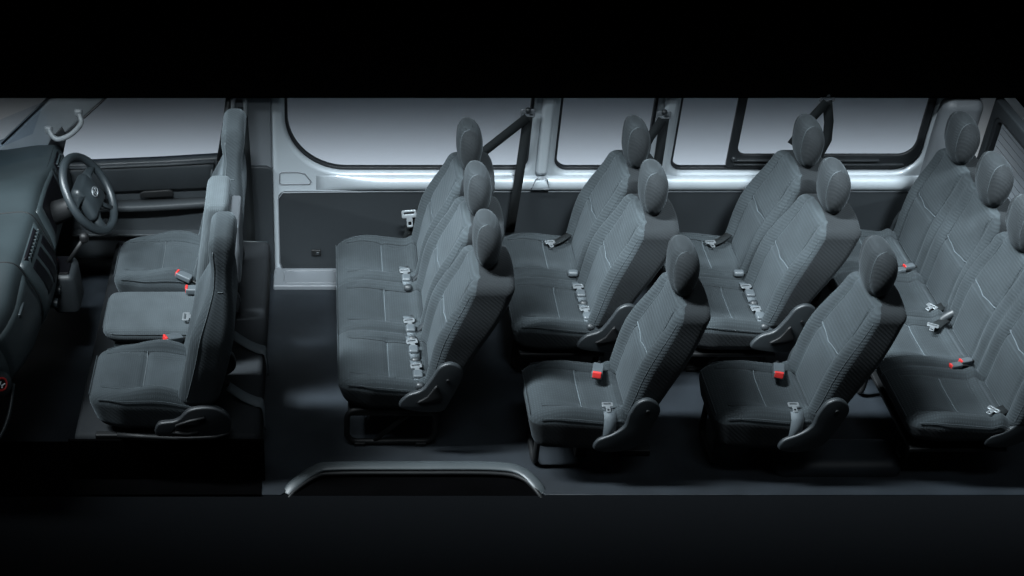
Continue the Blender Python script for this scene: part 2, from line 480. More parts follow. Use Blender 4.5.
def cluster(parent, x, y, z):
    """two buckles with their folded belts lying at the seat root, running across the seat"""
    g = MB()
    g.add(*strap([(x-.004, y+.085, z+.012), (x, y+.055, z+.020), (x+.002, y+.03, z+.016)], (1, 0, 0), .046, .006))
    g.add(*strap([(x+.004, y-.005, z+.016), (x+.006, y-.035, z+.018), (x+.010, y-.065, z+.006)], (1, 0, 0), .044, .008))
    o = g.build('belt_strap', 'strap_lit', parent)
    t = tongue(o, (x+.002, y+.018, z+.022), Matrix.Rotation(.1, 3, 'X') @ Matrix.Rotation(.15, 3, 'Z'), .85)
    k = MB(); k.add(*box(.044, .050, .026, (x+.004, y-.022, z+.020), .009)); k.build('buckle', 'buckle', parent)
    r = MB(); vs, fs, _ = rbox(.042, .036, .036, .0175); r.add([v+Vector((x+.010, y-.082, z+.006)) for v in vs], fs); r.build('stalk', 'plastic', o)

def bench(n, loc, label, group, far_frame=True):
    w = .40
    t = empty('bench_seat', loc, label, 'passenger seat', group)
    make_cushion(t, n, w, z0=.215)
    W = n*w
    for k in range(n):
        yc = -W/2+w*(k+.5)
        make_backrest(t, yc, 1, w*.985, x_base=.425+(.035 if n == 3 else 0), hx=.004, lean=.31, t=.155, thick=.055)
    hinge_cover(t, -1, -W/2+.006, lever=True, dx=(-.03 if n == 3 else 0), k=1.)
    for k in range(1, n):
        cov = [(.34, .30), (.44, .30), (.50, .40), (.48, .45), (.42, .44), (.36, .37)]
        mb = MB(); mb.add(*plate([[(p.x, p.y) for p in catmull([(a, b, 0) for a, b in cov], 4, True)]], .03, .008, at=-W/2+w*k, res=3)); mb.build('hinge_bracket', 'plastic', t)
    loop_leg(t, -W/2+(.05 if n == 3 else .16)); loop_leg(t, W/2-.05, brace=False)
    mb = MB(); mb.add(*box(.40, W-.08, .02, (.25, 0, .185), .006)); mb.build('seat_frame', 'black', t)
    return t

def single(loc, label):
    t = empty('single_seat', loc, label, 'passenger seat', 'single seats along the aisle')
    make_cushion(t, 1, .40, x0=-.012, z0=.18, bolster=.036)
    make_backrest(t, 0, 1, .385, x_base=.445, hx=-.03, lean=.30, t=.14, h=.56)
    hinge_cover(t, -1, -.185)
    hinge_cover(t, 1, .185)
    u_leg(t, .05, -.09, .14)
    mb = MB(); mb.add(*box(.055, .06, .17, (.26, -.02, .10), .008)); mb.add(*box(.34, .05, .02, (.22, -.02, .19), .004))
    mb.build('pedestal', 'black', t)
    mb = MB(); mb.add(*box(.15, .05, .030, (.50, .0, .022), .006)); mb.add(*box(.03, .035, .16, (.435, .0, .10), .006)); mb.build('floor_latch', 'black', t)
    buckle(t, (.312, .085, .405), rotz=1.30, tilt=.12, s=1.4)
    mb = MB(); mb.add(*strap([(.325, -.130, .374), (.325, -.165, .385), (.325, -.196, .365), (.327, -.203, .30), (.327, -.199, .20)], (1, 0, 0), .052, .004))
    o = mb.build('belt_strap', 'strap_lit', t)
    tongue(o, (.320, -.142, .392), Matrix.Rotation(.12, 3, 'X'), .78)
    return t

HW = 'rows of grey cloth passenger seats'
# row behind the cab : three places
b2 = bench(3, (.075, 5.185, 0), 'three-place grey cloth bench seat with three headrests, directly behind the front seats', HW)
# two pairs
b3 = bench(2, (.885, 5.405, 0), 'two-place grey bench seat just behind the three-place bench, beside the far wall', HW)
b4 = bench(2, (1.685, 5.405, 0), 'two-place grey bench seat under the sliding window, just in front of the rear bench', HW)
s1 = single((.90, 4.575, 0), 'single grey seat with red buckle on the near side, nearer the front of the van')
s2 = single((1.69, 4.575, 0), 'single grey seat with red buckle on the near side, nearer the rear bench')

for b, n in ((b2, 3), (b3, 2), (b4, 2)):
    for k in range(1, n):
        y = -n*.2+.4*k
        if n == 3: cluster(b, .335, y+.02, .370)
    if n == 3:
        cluster(b, .350, -.50, .362)
        cluster(b, .340, -.33, .366)
    else:
        cluster(b, .345, -.12, .364); cluster(b, .352, -.29, .358)
        bk = MB(); bk.add(*box(.05, .035, .03, (.335, .02, .39), .012)); bk.build('buckle', 'buckle', b)
        # far belt with tongue lying on the cushion
        mb = MB(); mb.add(*strap([(.36, .33, .41), (.31, .30, .392), (.27, .285, .385)], (.2, 1, 0), .045, .004)); o = mb.build('belt_strap', 'strap', b)
        tongue(o, (.262, .270, .392), Matrix.Rotation(.1, 3, 'Z'), .85)

# rear bench : two independent pairs
def rear(loc, label, w):
    t = empty('rear_bench_seat', loc, label, 'rear seat', 'the two halves of the rear row')
    make_cushion(t, 2, w, L=.50, z0=.235, z1=.37)
    make_backrest(t, 0, 2, w, x_base=.475, h=.56, zb=.335, t=.13, hx=-.04, lean=.18)
    W = 2*w
    hinge_cover(t, -1, -W/2+.03, lever=False, dx=.04, k=.85)
    hinge_cover(t, 1, W/2-.006, lever=False, dx=.03)
    u_leg(t, .10, -W/2+.14, -W/2+.26); u_leg(t, .06, W/2-.16, W/2-.04)
    mb = MB(); mb.add(*box(.42, W-.08, .02, (.26, 0, .185), .006)); mb.build('seat_frame', 'black', t)
    # red buckles between the places
    for q, (px, py) in enumerate(((.375, .02), (.36, -.012))):
        buckle(t, (px-.04*q, py, .385), rotz=.25, tilt=.0, s=.85)
    mb = MB(); mb.add(*strap([(.44, -W/2+.10, .375), (.41, -W/2+.085, .372), (.37, -W/2+.07, .378)], (.1, 1, 0), .045, .004)); o = mb.build('belt_strap', 'strap', t)
    tongue(o, (.355, -W/2+.065, .388), Matrix.Rotation(-.9, 3, 'Z'), .82)
    return t
r5a = rear((2.49, 5.47, 0), 'far half of the dark grey rear bench with two places, against the far wall', .385)
r5b = rear((2.485, 4.735, 0), 'near half of the dark grey rear bench, cut off by the right edge', .385)
mb = MB(); mb.add(*strap([(.40, .325, .385), (.36, .30, .378), (.33, .275, .376)], (.3, 1, 0), .045, .004)); o = mb.build('belt_strap', 'strap', r5b)
tongue(o, (.315, .262, .388), Matrix.Rotation(-.5, 3, 'Z'), .85)

mb = MB(); mb.add(*tube(catmull([(.36, -.395, .34), (.41, -.395, .40), (.48, -.395, .435), (.54, -.395, .43), (.58, -.395, .38)], 5), .020, 10)); mb.build('hinge_bracket', 'plastic', r5a)
# ------------------------------------------------------------------ front seats
def front_back(parent, w=.43, h=.83, xb=.475, zb=.40, t=.15, lean=.15):
    def D(p):
        s = (p.z+h/2)/h; x, y = p.x, p.y; a = abs(y)/(w/2)
        k = 1-.40*sm(.42, .84, s)-.06*sm(.8, 1, s)
        k *= .92+.08*sm(0, .3, s)
        fr = sm(.2, -1, x/(t/2))
        x -= fr*.035*math.exp(-((a-.85)/.2)**2)*(1-sm(.45, .75, s))
        x += .003*math.exp(-((s-.70)/.03)**2)*(-1 if x > 0 else 1)
        th = 1-.42*sm(.4, .78, s)+.12*sm(.78, .9, s)
        x *= th
        z = p.z+h/2 - .03*a**2*sm(.8, 1, s)
        # belly of the shell curves with the back
        x += -.03*math.sin(PI*s)*-1
        return (xb+z*lean+x, y*k, zb+z)
    idx = lambda c: 0 if c.x < -t/2+.035 else 1
    vs, fs, ix = rbox(t, w, h, .055, (5, 26, 56), 6, D, index=idx)
    mb = MB(); mb.add(vs, fs, ix)
    for sg in (-1, 1):
        mb.add(*tube([Vector(D(Vector((-t/2+.028, sg*(w/2-.004), (s-.5)*h)))) for s in [.07+.86*j/40 for j in range(41)]], .0022, 6)[:2], 2)
    mb.add(*tube([Vector(D(Vector((-t/2+.055+(t-.11)*j/10, -(w/2), .20*h))))+Vector((0, -.0005, 0)) for j in range(11)], .0022, 6)[:2], 2)
    return mb.build('backrest', ['front_seat', 'front_side', 'seam_dark'], parent)

def front_seat(loc, label):
    t = empty('front_seat', loc, label, 'front seat', 'seats in the cab')
    make_cushion(t, 1, .40, L=.50, z0=.27, z1=.45, mats=('front_seat', 'front_side'), bolster=.058, seam='seam_dark', bucket=True)
    front_back(t)
    # side shield with recliner, slide rails and lever
    for sg in (-1, 1):
        pts = [(.30, .27), (.50, .25), (.60, .30), (.60, .38), (.54, .43), (.44, .42), (.38, .36), (.30, .34)]
        ol = [(p.x, p.y) for p in catmull([(a, b, 0) for a, b in pts], 4, True)]
        mb = MB(); mb.add(*plate([ol], .03, .008, at=sg*.205, res=3)); o = mb.build('side_shield', 'rubber', t)
        if sg < 0:
            l = MB(); l.add(*tube([(.50, -.228, .385), (.44, -.232, .372), (.38, -.232, .345), (.36, -.232, .31), (.42, -.232, .30), (.47, -.232, .31)], .007, 8)); l.build('recline_lever', 'black', o)
        mb = MB(); mb.add(*box(.56, .03, .03, (.30, sg*.17, .235), .006)); mb.build('slide_rail', 'black', t)
    mb = MB(); mb.add(*tube([(.12, -.20, .265), (.25, -.215, .268), (.42, -.22, .262), (.54, -.215, .268), (.60, -.21, .29)], .011, 8)); mb.build('slide_lever', 'black', t)
    return t
fp = front_seat((-.985, 4.60, 0), 'nearest front seat, tall grey cloth back with built-in headrest beside the glovebox')
fd = front_seat((-.985, 5.47, 0), 'grey cloth seat behind the steering wheel, beside the far door')
buckle(fp, (.335, .200, .475), rotz=.55, tilt=.25, s=1.3)
buckle(fd, (.345, -.185, .470), rotz=-.35, tilt=.25, s=1.2)
fc = empty('front_seat', (-.985, 5.045, 0), 'low middle seat of the cab with flat pale grey cushion and two belts on it', 'front seat', 'seats in the cab')
make_cushion(fc, 1, .335, L=.52, z0=.37, z1=.45, mats=('mid_seat', 'front_side'), seam='seam_dark', flatpad=True, x0=.0)
mb = MB(); mb.add(*box(.46, .29, .08, (.28, 0, .33), .02)); mb.build('seat_base', 'dashdark', fc)
def Dc(p):
    s = (p.z+.34)/.68; a = abs(p.y)/.15
    return (.46+s*.68*.13+p.x*(1-.15*s), p.y*(1-.12*sm(.6, 1, s)), .42+s*.68)
vs, fs, ix = rbox(.12, .30, .68, .035, (3, 12, 20), 5, Dc); from_data('backrest', vs, fs, 'mid_seat', fc)
mb = MB(); mb.add(*box(.045, .26, .30, (.615, 0, .84), .012)); mb.build('back_cover', 'silverdim', fc)
buckle(fc, (.405, .115, .482), rotz=0, tilt=0, s=1.25, red=True)
tongue(fc, (.40, -.085, .478), Matrix.Rotation(PI/2, 3, 'Z'), 1.)
for nm, y0 in ((fc, .0), (fp, .07)):
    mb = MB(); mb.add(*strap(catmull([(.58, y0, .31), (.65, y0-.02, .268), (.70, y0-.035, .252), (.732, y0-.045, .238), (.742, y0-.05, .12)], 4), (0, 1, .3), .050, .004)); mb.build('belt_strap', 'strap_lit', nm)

# ------------------------------------------------------------------ the setting: floor, ground, backdrop
fl = [(-2.4, 4.31), (-.17, 4.31), (-.12, 4.36), (-.02, 4.44), (.06, 4.455), (.78, 4.455), (.88, 4.43), (.95, 4.35), (.975, 4.31), (3.6, 4.31), (3.6, 6.03), (-2.4, 6.03)]
mb = MB(); mb.add(*plate([fl], .03, .003, 'XY', -.015)); o = mb.build('floor', 'floor'); flat_shade(o); structure(o, 'black vinyl van floor')
o = boxobj('ground', (40, 27.7, .1), (0, -7.86, -.056), 'ground', r=.01); o.data.shade_flat(); structure(o)
mb = MB(); mb.add(*box(40, .1, 6, (0, 7.0, -1.0), .01)); o = mb.build('backdrop', 'backdrop', None, False); structure(o)
st = empty('door_step', (0, 4.4, 0), 'curved grey rubber trim round the sunken side door step, in the foreground', 'step')
pth = catmull([(-.145, -.075, -.012), (-.110, -.032, .010), (-.02, .045, .022), (.07, .065, .024), (.42, .068, .024), (.77, .065, .024), (.885, .035, .022), (.945, -.040, .010), (.965, -.075, -.012)], 8)
mb = MB(); mb.add(*tube(pth, .026, 12, flat=.35)); mb.build('trim', 'sill', st)
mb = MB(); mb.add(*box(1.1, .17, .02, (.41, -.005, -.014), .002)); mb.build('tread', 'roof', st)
mb = MB(); mb.add(*tube([(p.x, p.y-.035, p.z-.012) for p in pth], .010, 8)); mb.build('edge', 'black', st)

o = boxobj('floor', (2.18, .34, .02), (-1.345, 4.475, -.002), 'roof', r=.003); structure(o, 'black slab standing in for the unlit cab sill')  # blacks out the near cab floor, the shade is in its colour
# engine cover under the cab seats
ec = empty('engine_cover', (-.66, 5.15, 0), 'dark carpeted engine cover under the cab seats, ending before the long bench', 'engine cover')
mb = MB(); mb.add(*box(.80, 1.52, .24, (0, .03, .12), .03)); mb.build('box', 'boxcarpet', ec)
mb = MB(); mb.add(*box(.84, .012, .30, (0, -.745, .085), .004)); mb.build('shade_panel', 'roof', ec)  # added black panel, paints shade over the near face of the cover
mb = MB(); mb.add(*tube([(.385, -.70, .222), (.385, .76, .222)], .006, 8)); mb.add(*tube([(.25, .78, .236), (.39, .78, .23)], .006, 8)); mb.build('edge_trim', 'dashdark', ec)
ws = boxobj('wheel_arch', (.58, .22, .12), (2.28, 4.53, .0), 'floor', r=.07, n=(8, 4, 4), m=6)
tag(ws, 'low rounded black wheel arch hump on the floor beneath the rearmost single seat', 'wheel arch')

# ------------------------------------------------------------------ far side wall
YW = 6.0
wall = empty('side_wall', (0, YW, 0), 'silver painted far side wall with three windows and charcoal lower panels', 'van wall')
wt = 1.09
w1 = rrect(-.175, .607, 1.055, 1.30, (.31, .07, .07, .07), 14)
w2 = rrect(1.185, .607, 1.665, 1.30, (.07, .06, .07, .07), 10)
w3 = rrect(1.775, .607, 3.035, 1.30, (.06, .13, .07, .07), 12)
outer = [(-.245, -.14), (3.25, -.14), (3.25, 1.31), (-.245, 1.31)]
mb = MB(); mb.add(*plate([outer, w1, w2, w3], .07, .026, at=.035, res=6)); o = mb.build('panel_skin', 'silver', wall); flat_shade(o, 50)
# window rubbers, panes
for (a, rr, k) in ((w1, None, 0), (w2, None, 1), (w3, None, 2)):
    cx = sum(p[0] for p in a)/len(a); cz = sum(p[1] for p in a)/len(a)
    bx = [min(p[0] for p in a), min(p[1] for p in a), max(p[0] for p in a), max(p[1] for p in a)]
    radi = ((.31, .07, .07, .07), (.07, .06, .07, .07), (.06, .13, .07, .07))[k]
    inn = rrect(bx[0]+.014, bx[1]+.014, bx[2]-.014, bx[3]-.014, [max(.01, q-.012) for q in radi], 14)
    out_ = rrect(bx[0]-.004, bx[1]-.004, bx[2]+.004, bx[3]+.004, radi, 14)
    f = MB(); f.add(*plate([out_, inn], .03, .004, at=.045, res=2)); fo = f.build('window_frame', 'rubber', wall)
    g = MB(); g.add(*plate([inn], .005, .001, at=.052, res=1)); go = g.build('window_pane', 'glass', fo, False)
    if k == 2:
        s = MB()
        s.add(*plate([rrect(2.055, .630, 3.02, 1.25, (.02, .10, .02, .02), 8), rrect(2.10, .705, 2.99, 1.235, (.045, .075, .05, .05), 8)], .018, .004, at=.022, res=2))
        so = s.build('sliding_frame', 'rubber', wall)
        s = MB(); s.add(*box(.74, .02, .010, (2.45, .006, .678), .003)); s.add(*box(.86, .018, .008, (2.52, .008, .653), .003)); s.build('slide_track', 'plastic', so)
        s = MB(); s.add(*box(.022, .02, .022, (2.085, .004, .688), .008)); s.build('catch', 'plastic', so)
# belt rail : rounded pressed ledge under the windows
def rail(x0, x1):
    prof = [(-.001, .508), (-.016, .512), (-.030, .530), (-.034, .552), (-.028, .572), (-.014, .586), (-.0, .591)]
    pr = catmull([(a, b, 0) for a, b in prof], 4); vs = []; fs = []; nx = 60
    for i in range(nx+1):
        x = x0+(x1-x0)*i/nx
        for p in pr: vs.append((x, p.x*(.05+.95*sm(x0, x0+.35, x)*(1-.9*sm(x1-.10, x1, x))), p.y))
    m_ = len(pr)
    for i in range(nx):
        for j in range(m_-1): fs.append([i*m_+j, i*m_+j+1, (i+1)*m_+j+1, (i+1)*m_+j])
    fs.append(list(range(m_))); fs.append([nx*m_+j for j in range(m_-1, -1, -1)])
    return vs, fs, 0
mb = MB(); mb.add(*rail(-.02, 3.06)); mb.build('belt_rail', 'silver', wall)
# lower charcoal boards
mb = MB(); mb.add(*plate([rrect(-.215, .015, 1.36, .50, (.05, .005, .005, .04), 8)], .012, .003, at=-.005)); o = mb.build('trim_board', 'panel', wall); flat_shade(o)
mb = MB(); mb.add(*plate([rrect(1.364, .015, 3.02, .50, (.005, .04, .03, .005), 8)], .012, .003, at=-.005)); o = mb.build('trim_board', 'panel', wall); flat_shade(o)
mb = MB(); mb.add(*box(.05, .012, .035, (-.02, -.016, .13), .004)); o = mb.build('power_socket', 'black', wall)
mb = MB(); mb.add(*box(.018, .006, .018, (-.012, -.023, .13), .003)); mb.build('socket_cap', 'plastic', o)
# pressed recess outlines
def outline(pts, r=.0035, y=-.002):
    return tube([(p.x, y, p.y) for p in catmull([(a, b, 0) for a, b in pts], 5, True)], r, 6, True)
mb = MB()
mb.add(*tube([(a, -.001, b) for a, b in [(-.205, .545), (-.205, .60), (-.195, .612), (-.11, .612), (-.075, .60), (-.045, .555), (-.055, .542), (-.195, .540)]], .0035, 6, True))
mb.add(*tube([(a, -.040, b) for a, b in [(1.075, .535), (1.09, .59), (1.10, .60), (1.14, .60), (1.15, .59), (1.165, .535)]], .0035, 6, True))
mb.add(*tube([(a, -.001, b) for a, b in rrect(-.12, -.115, .45, -.045, .02, 5)], .004, 6, True))
mb.build('pressed_outline', 'silverdim', wall)
mb = MB(); mb.add(*tube([(-.195, -.012, .02), (-.213, -.012, .06), (-.214, -.012, .46), (-.19, -.012, .497), (.3, -.012, .503), (3.0, -.012, .503)], .0035, 6)); mb.build('board_piping', 'silverdim', wall)
mb = MB(); mb.add(*box(.345, .17, .05, (-.072, -.085, .0), .008)); lo = mb.build('lower_sill', 'silverdim', wall)
mb = MB(); mb.add(*tube([(a, b, .0262) for a, b in rrect(-.19, -.145, .25, -.035, .02, 5)], .0035, 6, True)); mb.build('pressed_outline', 'silverdim', lo)
# pillar pressings
for x in (1.12, 1.72):
    mb = MB()
    def Dp(p): return (p.x*(1+.25*sm(-.2, .2, p.z)), p.y, p.z)
    vs, fs, _ = rbox(.062, .05, .50, .02, (3, 2, 4), 5); mb.add([v+Vector((x, -.008, .86)) for v in vs], fs)
    mb.build('pillar_cover', 'silver', wall)
# rear corner column
def Dcor(p): return p
vs, fs, _ = rbox(.20, .12, 1.12, .055, (3, 3, 6), 6); mb = MB(); mb.add([v+Vector((3.14, -.02, .49)) for v in vs], fs); mb.build('corner_pillar', 'silverdim', wall)

hd = boxobj('roof', (8.5, .45, 1.6), (.5, 6.16, 1.055+.80), 'roof', r=.03)
structure(hd, 'black roof edge above the windows')
rf2 = boxobj('roof', (.30, 3.0, 1.2), (3.58, 4.75, 1.00+.60), 'roof', r=.01); structure(rf2)

# rear door with heated window
rd = empty('rear_door', (3.28, 5.2, 0), 'rear door with pale heated window, behind the far headrests at the right edge', 'rear door')
ro = [(-.95, -.1), (.77, -.1), (.77, 1.05), (-.95, 1.05)]
rw = rrect(-.90, .42, .72, .985, .05, 6)
mb = MB(); mb.add(*plate([ro, rw], .05, .012, 'YZ', .03, 3)); o = mb.build('door_skin', 'panel', rd); flat_shade(o)
mb = MB(); mb.add(*plate([rrect(-.905, .415, .725, .99, .05, 6), rrect(-.885, .435, .70, .97, .04, 6)], .03, .004, 'YZ', .03, 2)); o = mb.build('window_frame', 'rubber', rd)
mb = MB(); mb.add(*plate([rrect(-.885, .435, .70, .97, .04, 6)], .005, .001, 'YZ', .04, 1)); g = mb.build('window_pane', 'glass_low', o, False)
mb = MB()
for k in range(15): mb.add(*tube([(.036, -.85, .46+.034*k), (.036, .68, .46+.034*k)], .0012, 4))
mb.build('heater_wires', 'plastic', g)
o = boxobj('backdrop', (.1, 4.5, 3), (4.35, 4.8, -.55), 'backdrop', r=.01); o.data.shade_flat(); structure(o)

# ------------------------------------------------------------------ seat belts hanging on the pillars
def pillar_belt(x, zt, pts_v, pts_d, label):
    t = empty('seat_belt', (x, YW-.04, zt), label, 'seat belt', 'shoulder belts on the far wall')
    mb = MB(); mb.add(*strap([Vector(p) for p in pts_v], (1, 0, 0), .046, .004)); mb.build('webbing', 'strap', t)
    if pts_d:
        mb = MB(); mb.add(*strap([Vector(p) for p in pts_d], (.45, -.2, -.9), .046, .004)); mb.build('webbing', 'strap', t)
    mb = MB(); mb.add(*plate([rrect(-.036, -.022, .036, .024, .01), rrect(-.027, -.012, .027, -.002, .004)], .012, .003, at=-.012)); mb.build('guide_loop', 'silverdim', t)
    vs, fs, _ = rbox(.03, .03, .03, .0145); mb = MB(); mb.add([v+Vector((0, -.012, .018)) for v in vs], fs); mb.build('bolt', 'plastic', t)
    return t
sb1 = pillar_belt(1.015, .975, [(0, -.022, -.012), (-.015, -.03, -.35), (-.035, -.032, -.68)], [(-.002, -.028, -.012), (-.20, -.06, -.18), (-.345, -.10, -.28), (-.46, -.12, -.42), (-.545, -.13, -.505)],
   'dark shoulder belt crossing the first long window, its metal tongue parked beside the three-place bench')
tongue(sb1, (-.565, -.145, -.525), Matrix.Rotation(PI/2-.4, 3, 'X') @ Matrix.Rotation(.1, 3, 'Z'), 1.25)
mb = MB(); mb.add(*strap([(-.555, -.125, -.52), (-.565, -.12, -.62), (-.585, -.10, -.74)], (1, .2, 0), .04, .004)); mb.build('webbing', 'strap', sb1)
pillar_belt(1.68, .965, [(.004, -.022, -.012), (.006, -.03, -.25), (.01, -.034, -.60)], [(-.006, -.028, -.012), (-.06, -.05, -.10), (-.13, -.09, -.26), (-.17, -.12, -.36)],
   'dark shoulder belt hanging from the narrow pillar between the second and third windows')
pillar_belt(2.46, 1.06, [(0, -.022, -.012), (.028, -.03, -.12), (.040, -.034, -.22), (.01, -.034, -.34), (-.02, -.034, -.50)], [(-.004, -.028, -.012), (-.08, -.05, -.11), (-.15, -.08, -.22)],
   'dark shoulder belt in front of the sliding window, behind the far headrest')

# ------------------------------------------------------------------ B pillar and cab door
bp = empty('door_pillar', (-.36, YW, 0), 'pale grey door pillar with charcoal lower board behind the driver seat', 'pillar')
mb = MB(); mb.add(*plate([[(-.125, .48), (.118, .48), (.118, 1.3), (-.07, 1.3)]], .05, .010, at=.02, res=3)); o = mb.build('upper_trim', 'silverdim', bp); flat_shade(o)
mb = MB(); mb.add(*plate([[(-.17, -.15), (.120, -.15), (.120, .635), (.09, .655), (-.10, .655), (-.145, .5)]], .04, .006, at=-.005, res=3)); o = mb.build('lower_board', 'panel', bp); flat_shade(o)
mb = MB(); mb.add(*tube([(a, -.026, b) for a, b in rrect(-.065, .93, -.005, 1.06, .028, 5)], .012, 8, True)); mb.build('belt_guide', 'grab', bp)
mb = MB(); mb.add(*strap([(-.02, -.03, 1.0), (-.01, -.035, .7), (-.0, -.04, .3), (-.0, -.04, .0)], (1, 0, 0), .046, .004)); mb.build('belt_webbing', 'strap', bp)

dr = empty('cab_door', (-.9, YW, 0), 'dark trimmed cab door with armrest, beyond the steering wheel', 'door')
dout = [(-.52, -.12), (.39, -.12), (.40, .40), (.385, .695), (.10, .675), (-.32, .655), (-.56, .645)]
mb = MB(); mb.add(*plate([dout], .06, .012, at=.03, res=4)); o = mb.build('door_trim', 'door', dr); flat_shade(o)
# padded upper section
def loftx(pr_list, closed_ends=True):
    vs = []; fs = []; m_ = len(pr_list[0])
    for pr in pr_list: vs += pr
    for i in range(len(pr_list)-1):
        for j in range(m_): fs.append([i*m_+j, i*m_+(j+1) % m_, (i+1)*m_+(j+1) % m_, (i+1)*m_+j])
    fs.append(list(range(m_-1, -1, -1))); fs.append([(len(pr_list)-1)*m_+j for j in range(m_)])
    return vs, fs, 0
sec = []
for i in range(25):
    x = -.44+.80*i/24; zt = .655+.040*i/24
    sec.append([Vector((x, .0, zt-.01)), Vector((x, -.02, zt)), Vector((x, -.035, zt-.006)), Vector((x, -.040, zt-.03)), Vector((x, -.030, zt-.10)), Vector((x, -.014, zt-.16)), Vector((x, .0, zt-.19))])
mb = MB(); mb.add(*loftx(sec)); mb.build('upper_pad', 'door', dr)
mb = MB(); mb.add(*tube([(-.50, -.03, .648), (-.2, -.038, .662), (.12, -.038, .678), (.37, -.038, .695)], .008, 8)); mb.build('window_seal', 'doortop', dr)
sec = []
for i in range(25):
    x = -.40+.74*i/24; zt = .435+.030*i/24; d = .055+.02*math.sin(PI*i/24)
    sec.append([Vector((x, .0, zt)), Vector((x, -d+.01, zt+.003)), Vector((x, -d, zt-.004)), Vector((x, -d+.004, zt-.03)), Vector((x, -.02, zt-.06)), Vector((x, 0, zt-.065))])
mb = MB(); mb.add(*loftx(sec)); ar = mb.build('armrest', 'doortop', dr)
mb = MB(); mb.add(*plate([[(-.02, .475), (.15, .485), (.15, .515), (.13, .522), (0., .512), (-.02, .50)]], .014, .004, at=-.022)); o = mb.build('door_handle', 'black', dr)
mb = MB(); mb.add(*box(.05, .03, .012, (-.245, -.050, .462), .004, idx=0)); mb.build('window_switch', 'black', ar)
mb = MB(); mb.add(*box(.022, .012, .010, (-.245, -.055, .470), .003)); mb.build('switch_cap', 'chrome', ar)
mb = MB(); mb.add(*box(.70, .05, .014, (-.04, -.02, .255), .005)); mb.build('map_pocket', 'doortop', dr)
mb = MB(); mb.add(*box(.62, .05, .016, (-.15, -.02, .075), .006)); mb.build('kick_strip', 'doortop', dr)
mb = MB(); mb.add(*tube([(.36, -.03, .69), (.345, -.034, .55), (.35, -.034, .2), (.35, -.03, -.1)], .007, 8)); mb.build('edge_seal', 'dashdark', dr)
# window frame bars and glass of the door
mb = MB(); mb.add(*strap([(.395, -.01, .69), (.425, -.005, .85), (.465, 0, 1.10)], (1, 0, 0), .030, .03)); mb.build('window_frame', 'rubber', dr)
mb = MB(); mb.add(*plate([[(-.60, .60), (.41, .66), (.47, 1.12), (-.10, 1.12), (-.45, .80)]], .005, .001, at=.03, res=1)); mb.build('window_pane', 'glass', dr, False)

# ------------------------------------------------------------------ windscreen pillar, grab handle
ap = empty('windscreen_pillar', (-1.3, 5.97, .8), 'pale sloping windscreen pillar between windscreen and cab door window', 'pillar')
def slab(P0, P1, wd, w0, w1, t):
    P0, P1 = Vector(P0), Vector(P1); wd = Vector(wd).normalized(); T = (P1-P0).normalized(); n = T.cross(wd).normalized()
    vs = []; fs = []; N = 16; K = 12
    for i in range(N+1):
        p = P0.lerp(P1, i/N); w = w0+(w1-w0)*i/N
        for k in range(K):
            a = 2*PI*k/K; c, s = math.cos(a), math.sin(a)
            vs.append(p+wd*w/2*math.copysign(abs(c)**.5, c)+n*t/2*math.copysign(abs(s)**.8, s))
    for i in range(N):
        for k in range(K): fs.append([i*K+k, i*K+(k+1) % K, (i+1)*K+(k+1) % K, (i+1)*K+k])
    fs.append(list(range(K-1, -1, -1))); fs.append([N*K+k for k in range(K)])
    return vs, fs, 0
mb = MB(); mb.add(*plate([[(-.75, -.26), (-.22, -.10), (-.06, -.04), (.04, .05), (.28, .275), (.03, .275), (-.02, .25), (-.28, 0), (-.75, -.18)]], .07, .020, at=.02, res=4)); flat_shade(mb.build('pillar_trim', 'pillar', ap), 50)
mb = MB(); mb.add(*tube([(-.10, -.012, -.065), (.04, -.012, .05), (.28, -.012, .275)], .006, 8)); mb.add(*tube([(-.28, -.012, 0), (-.02, -.012, .25), (.0, -.012, .27)], .005, 8)); mb.build('edge_seal', 'rubber', ap)
mb = MB(); mb.add(*plate([[(-.10, -.09), (.01, -.09), (.05, .05), (.03, .10), (-.03, .035)]], .02, .004, at=-.02)); mb.build('quarter_trim', 'rubber', ap)
gh = empty('grab_handle', (-1.225, 5.84, .955), 'pale curved grab handle on the windscreen pillar', 'grab handle')
mb = MB(); mb.add(*tube(catmull([(-.085, 0, -.008), (-.066, -.02, -.036), (-.035, -.03, -.045), (.022, -.035, -.018), (.066, -.03, .022), (.080, -.02, .048), (.070, 0, .075)], 6), .013, 10)); mb.build('grip', 'grab', gh)
for p in ((-.088, .005, -.012), (.066, .005, .080)):
    vs, fs, _ = rbox(.042, .03, .042, .0149, m=4); mb = MB(); mb.add([v+Vector(p) for v in vs], fs); mb.build('mount', 'grab', gh)
# windscreen glass
wsn = MB(); 
ws_pts = [(-1.95, 5.62, .78), (-1.95, 5.93, .78), (-1.34, 5.93, 1.05), (-1.34, 5.62, 1.05)]
a, b, c, d = [Vector(p) for p in ws_pts]; nn = (b-a).cross(d-a).normalized()*.004
windscreen = from_data('windscreen', [a, b, c, d, a+nn, b+nn, c+nn, d+nn], [[0, 1, 2, 3], [7, 6, 5, 4], [0, 4, 5, 1], [1, 5, 6, 2], [2, 6, 7, 3], [3, 7, 4, 0]], 'glass_low', None, False)
tag(windscreen, 'sloping windscreen glass in front of the dashboard', 'windscreen')

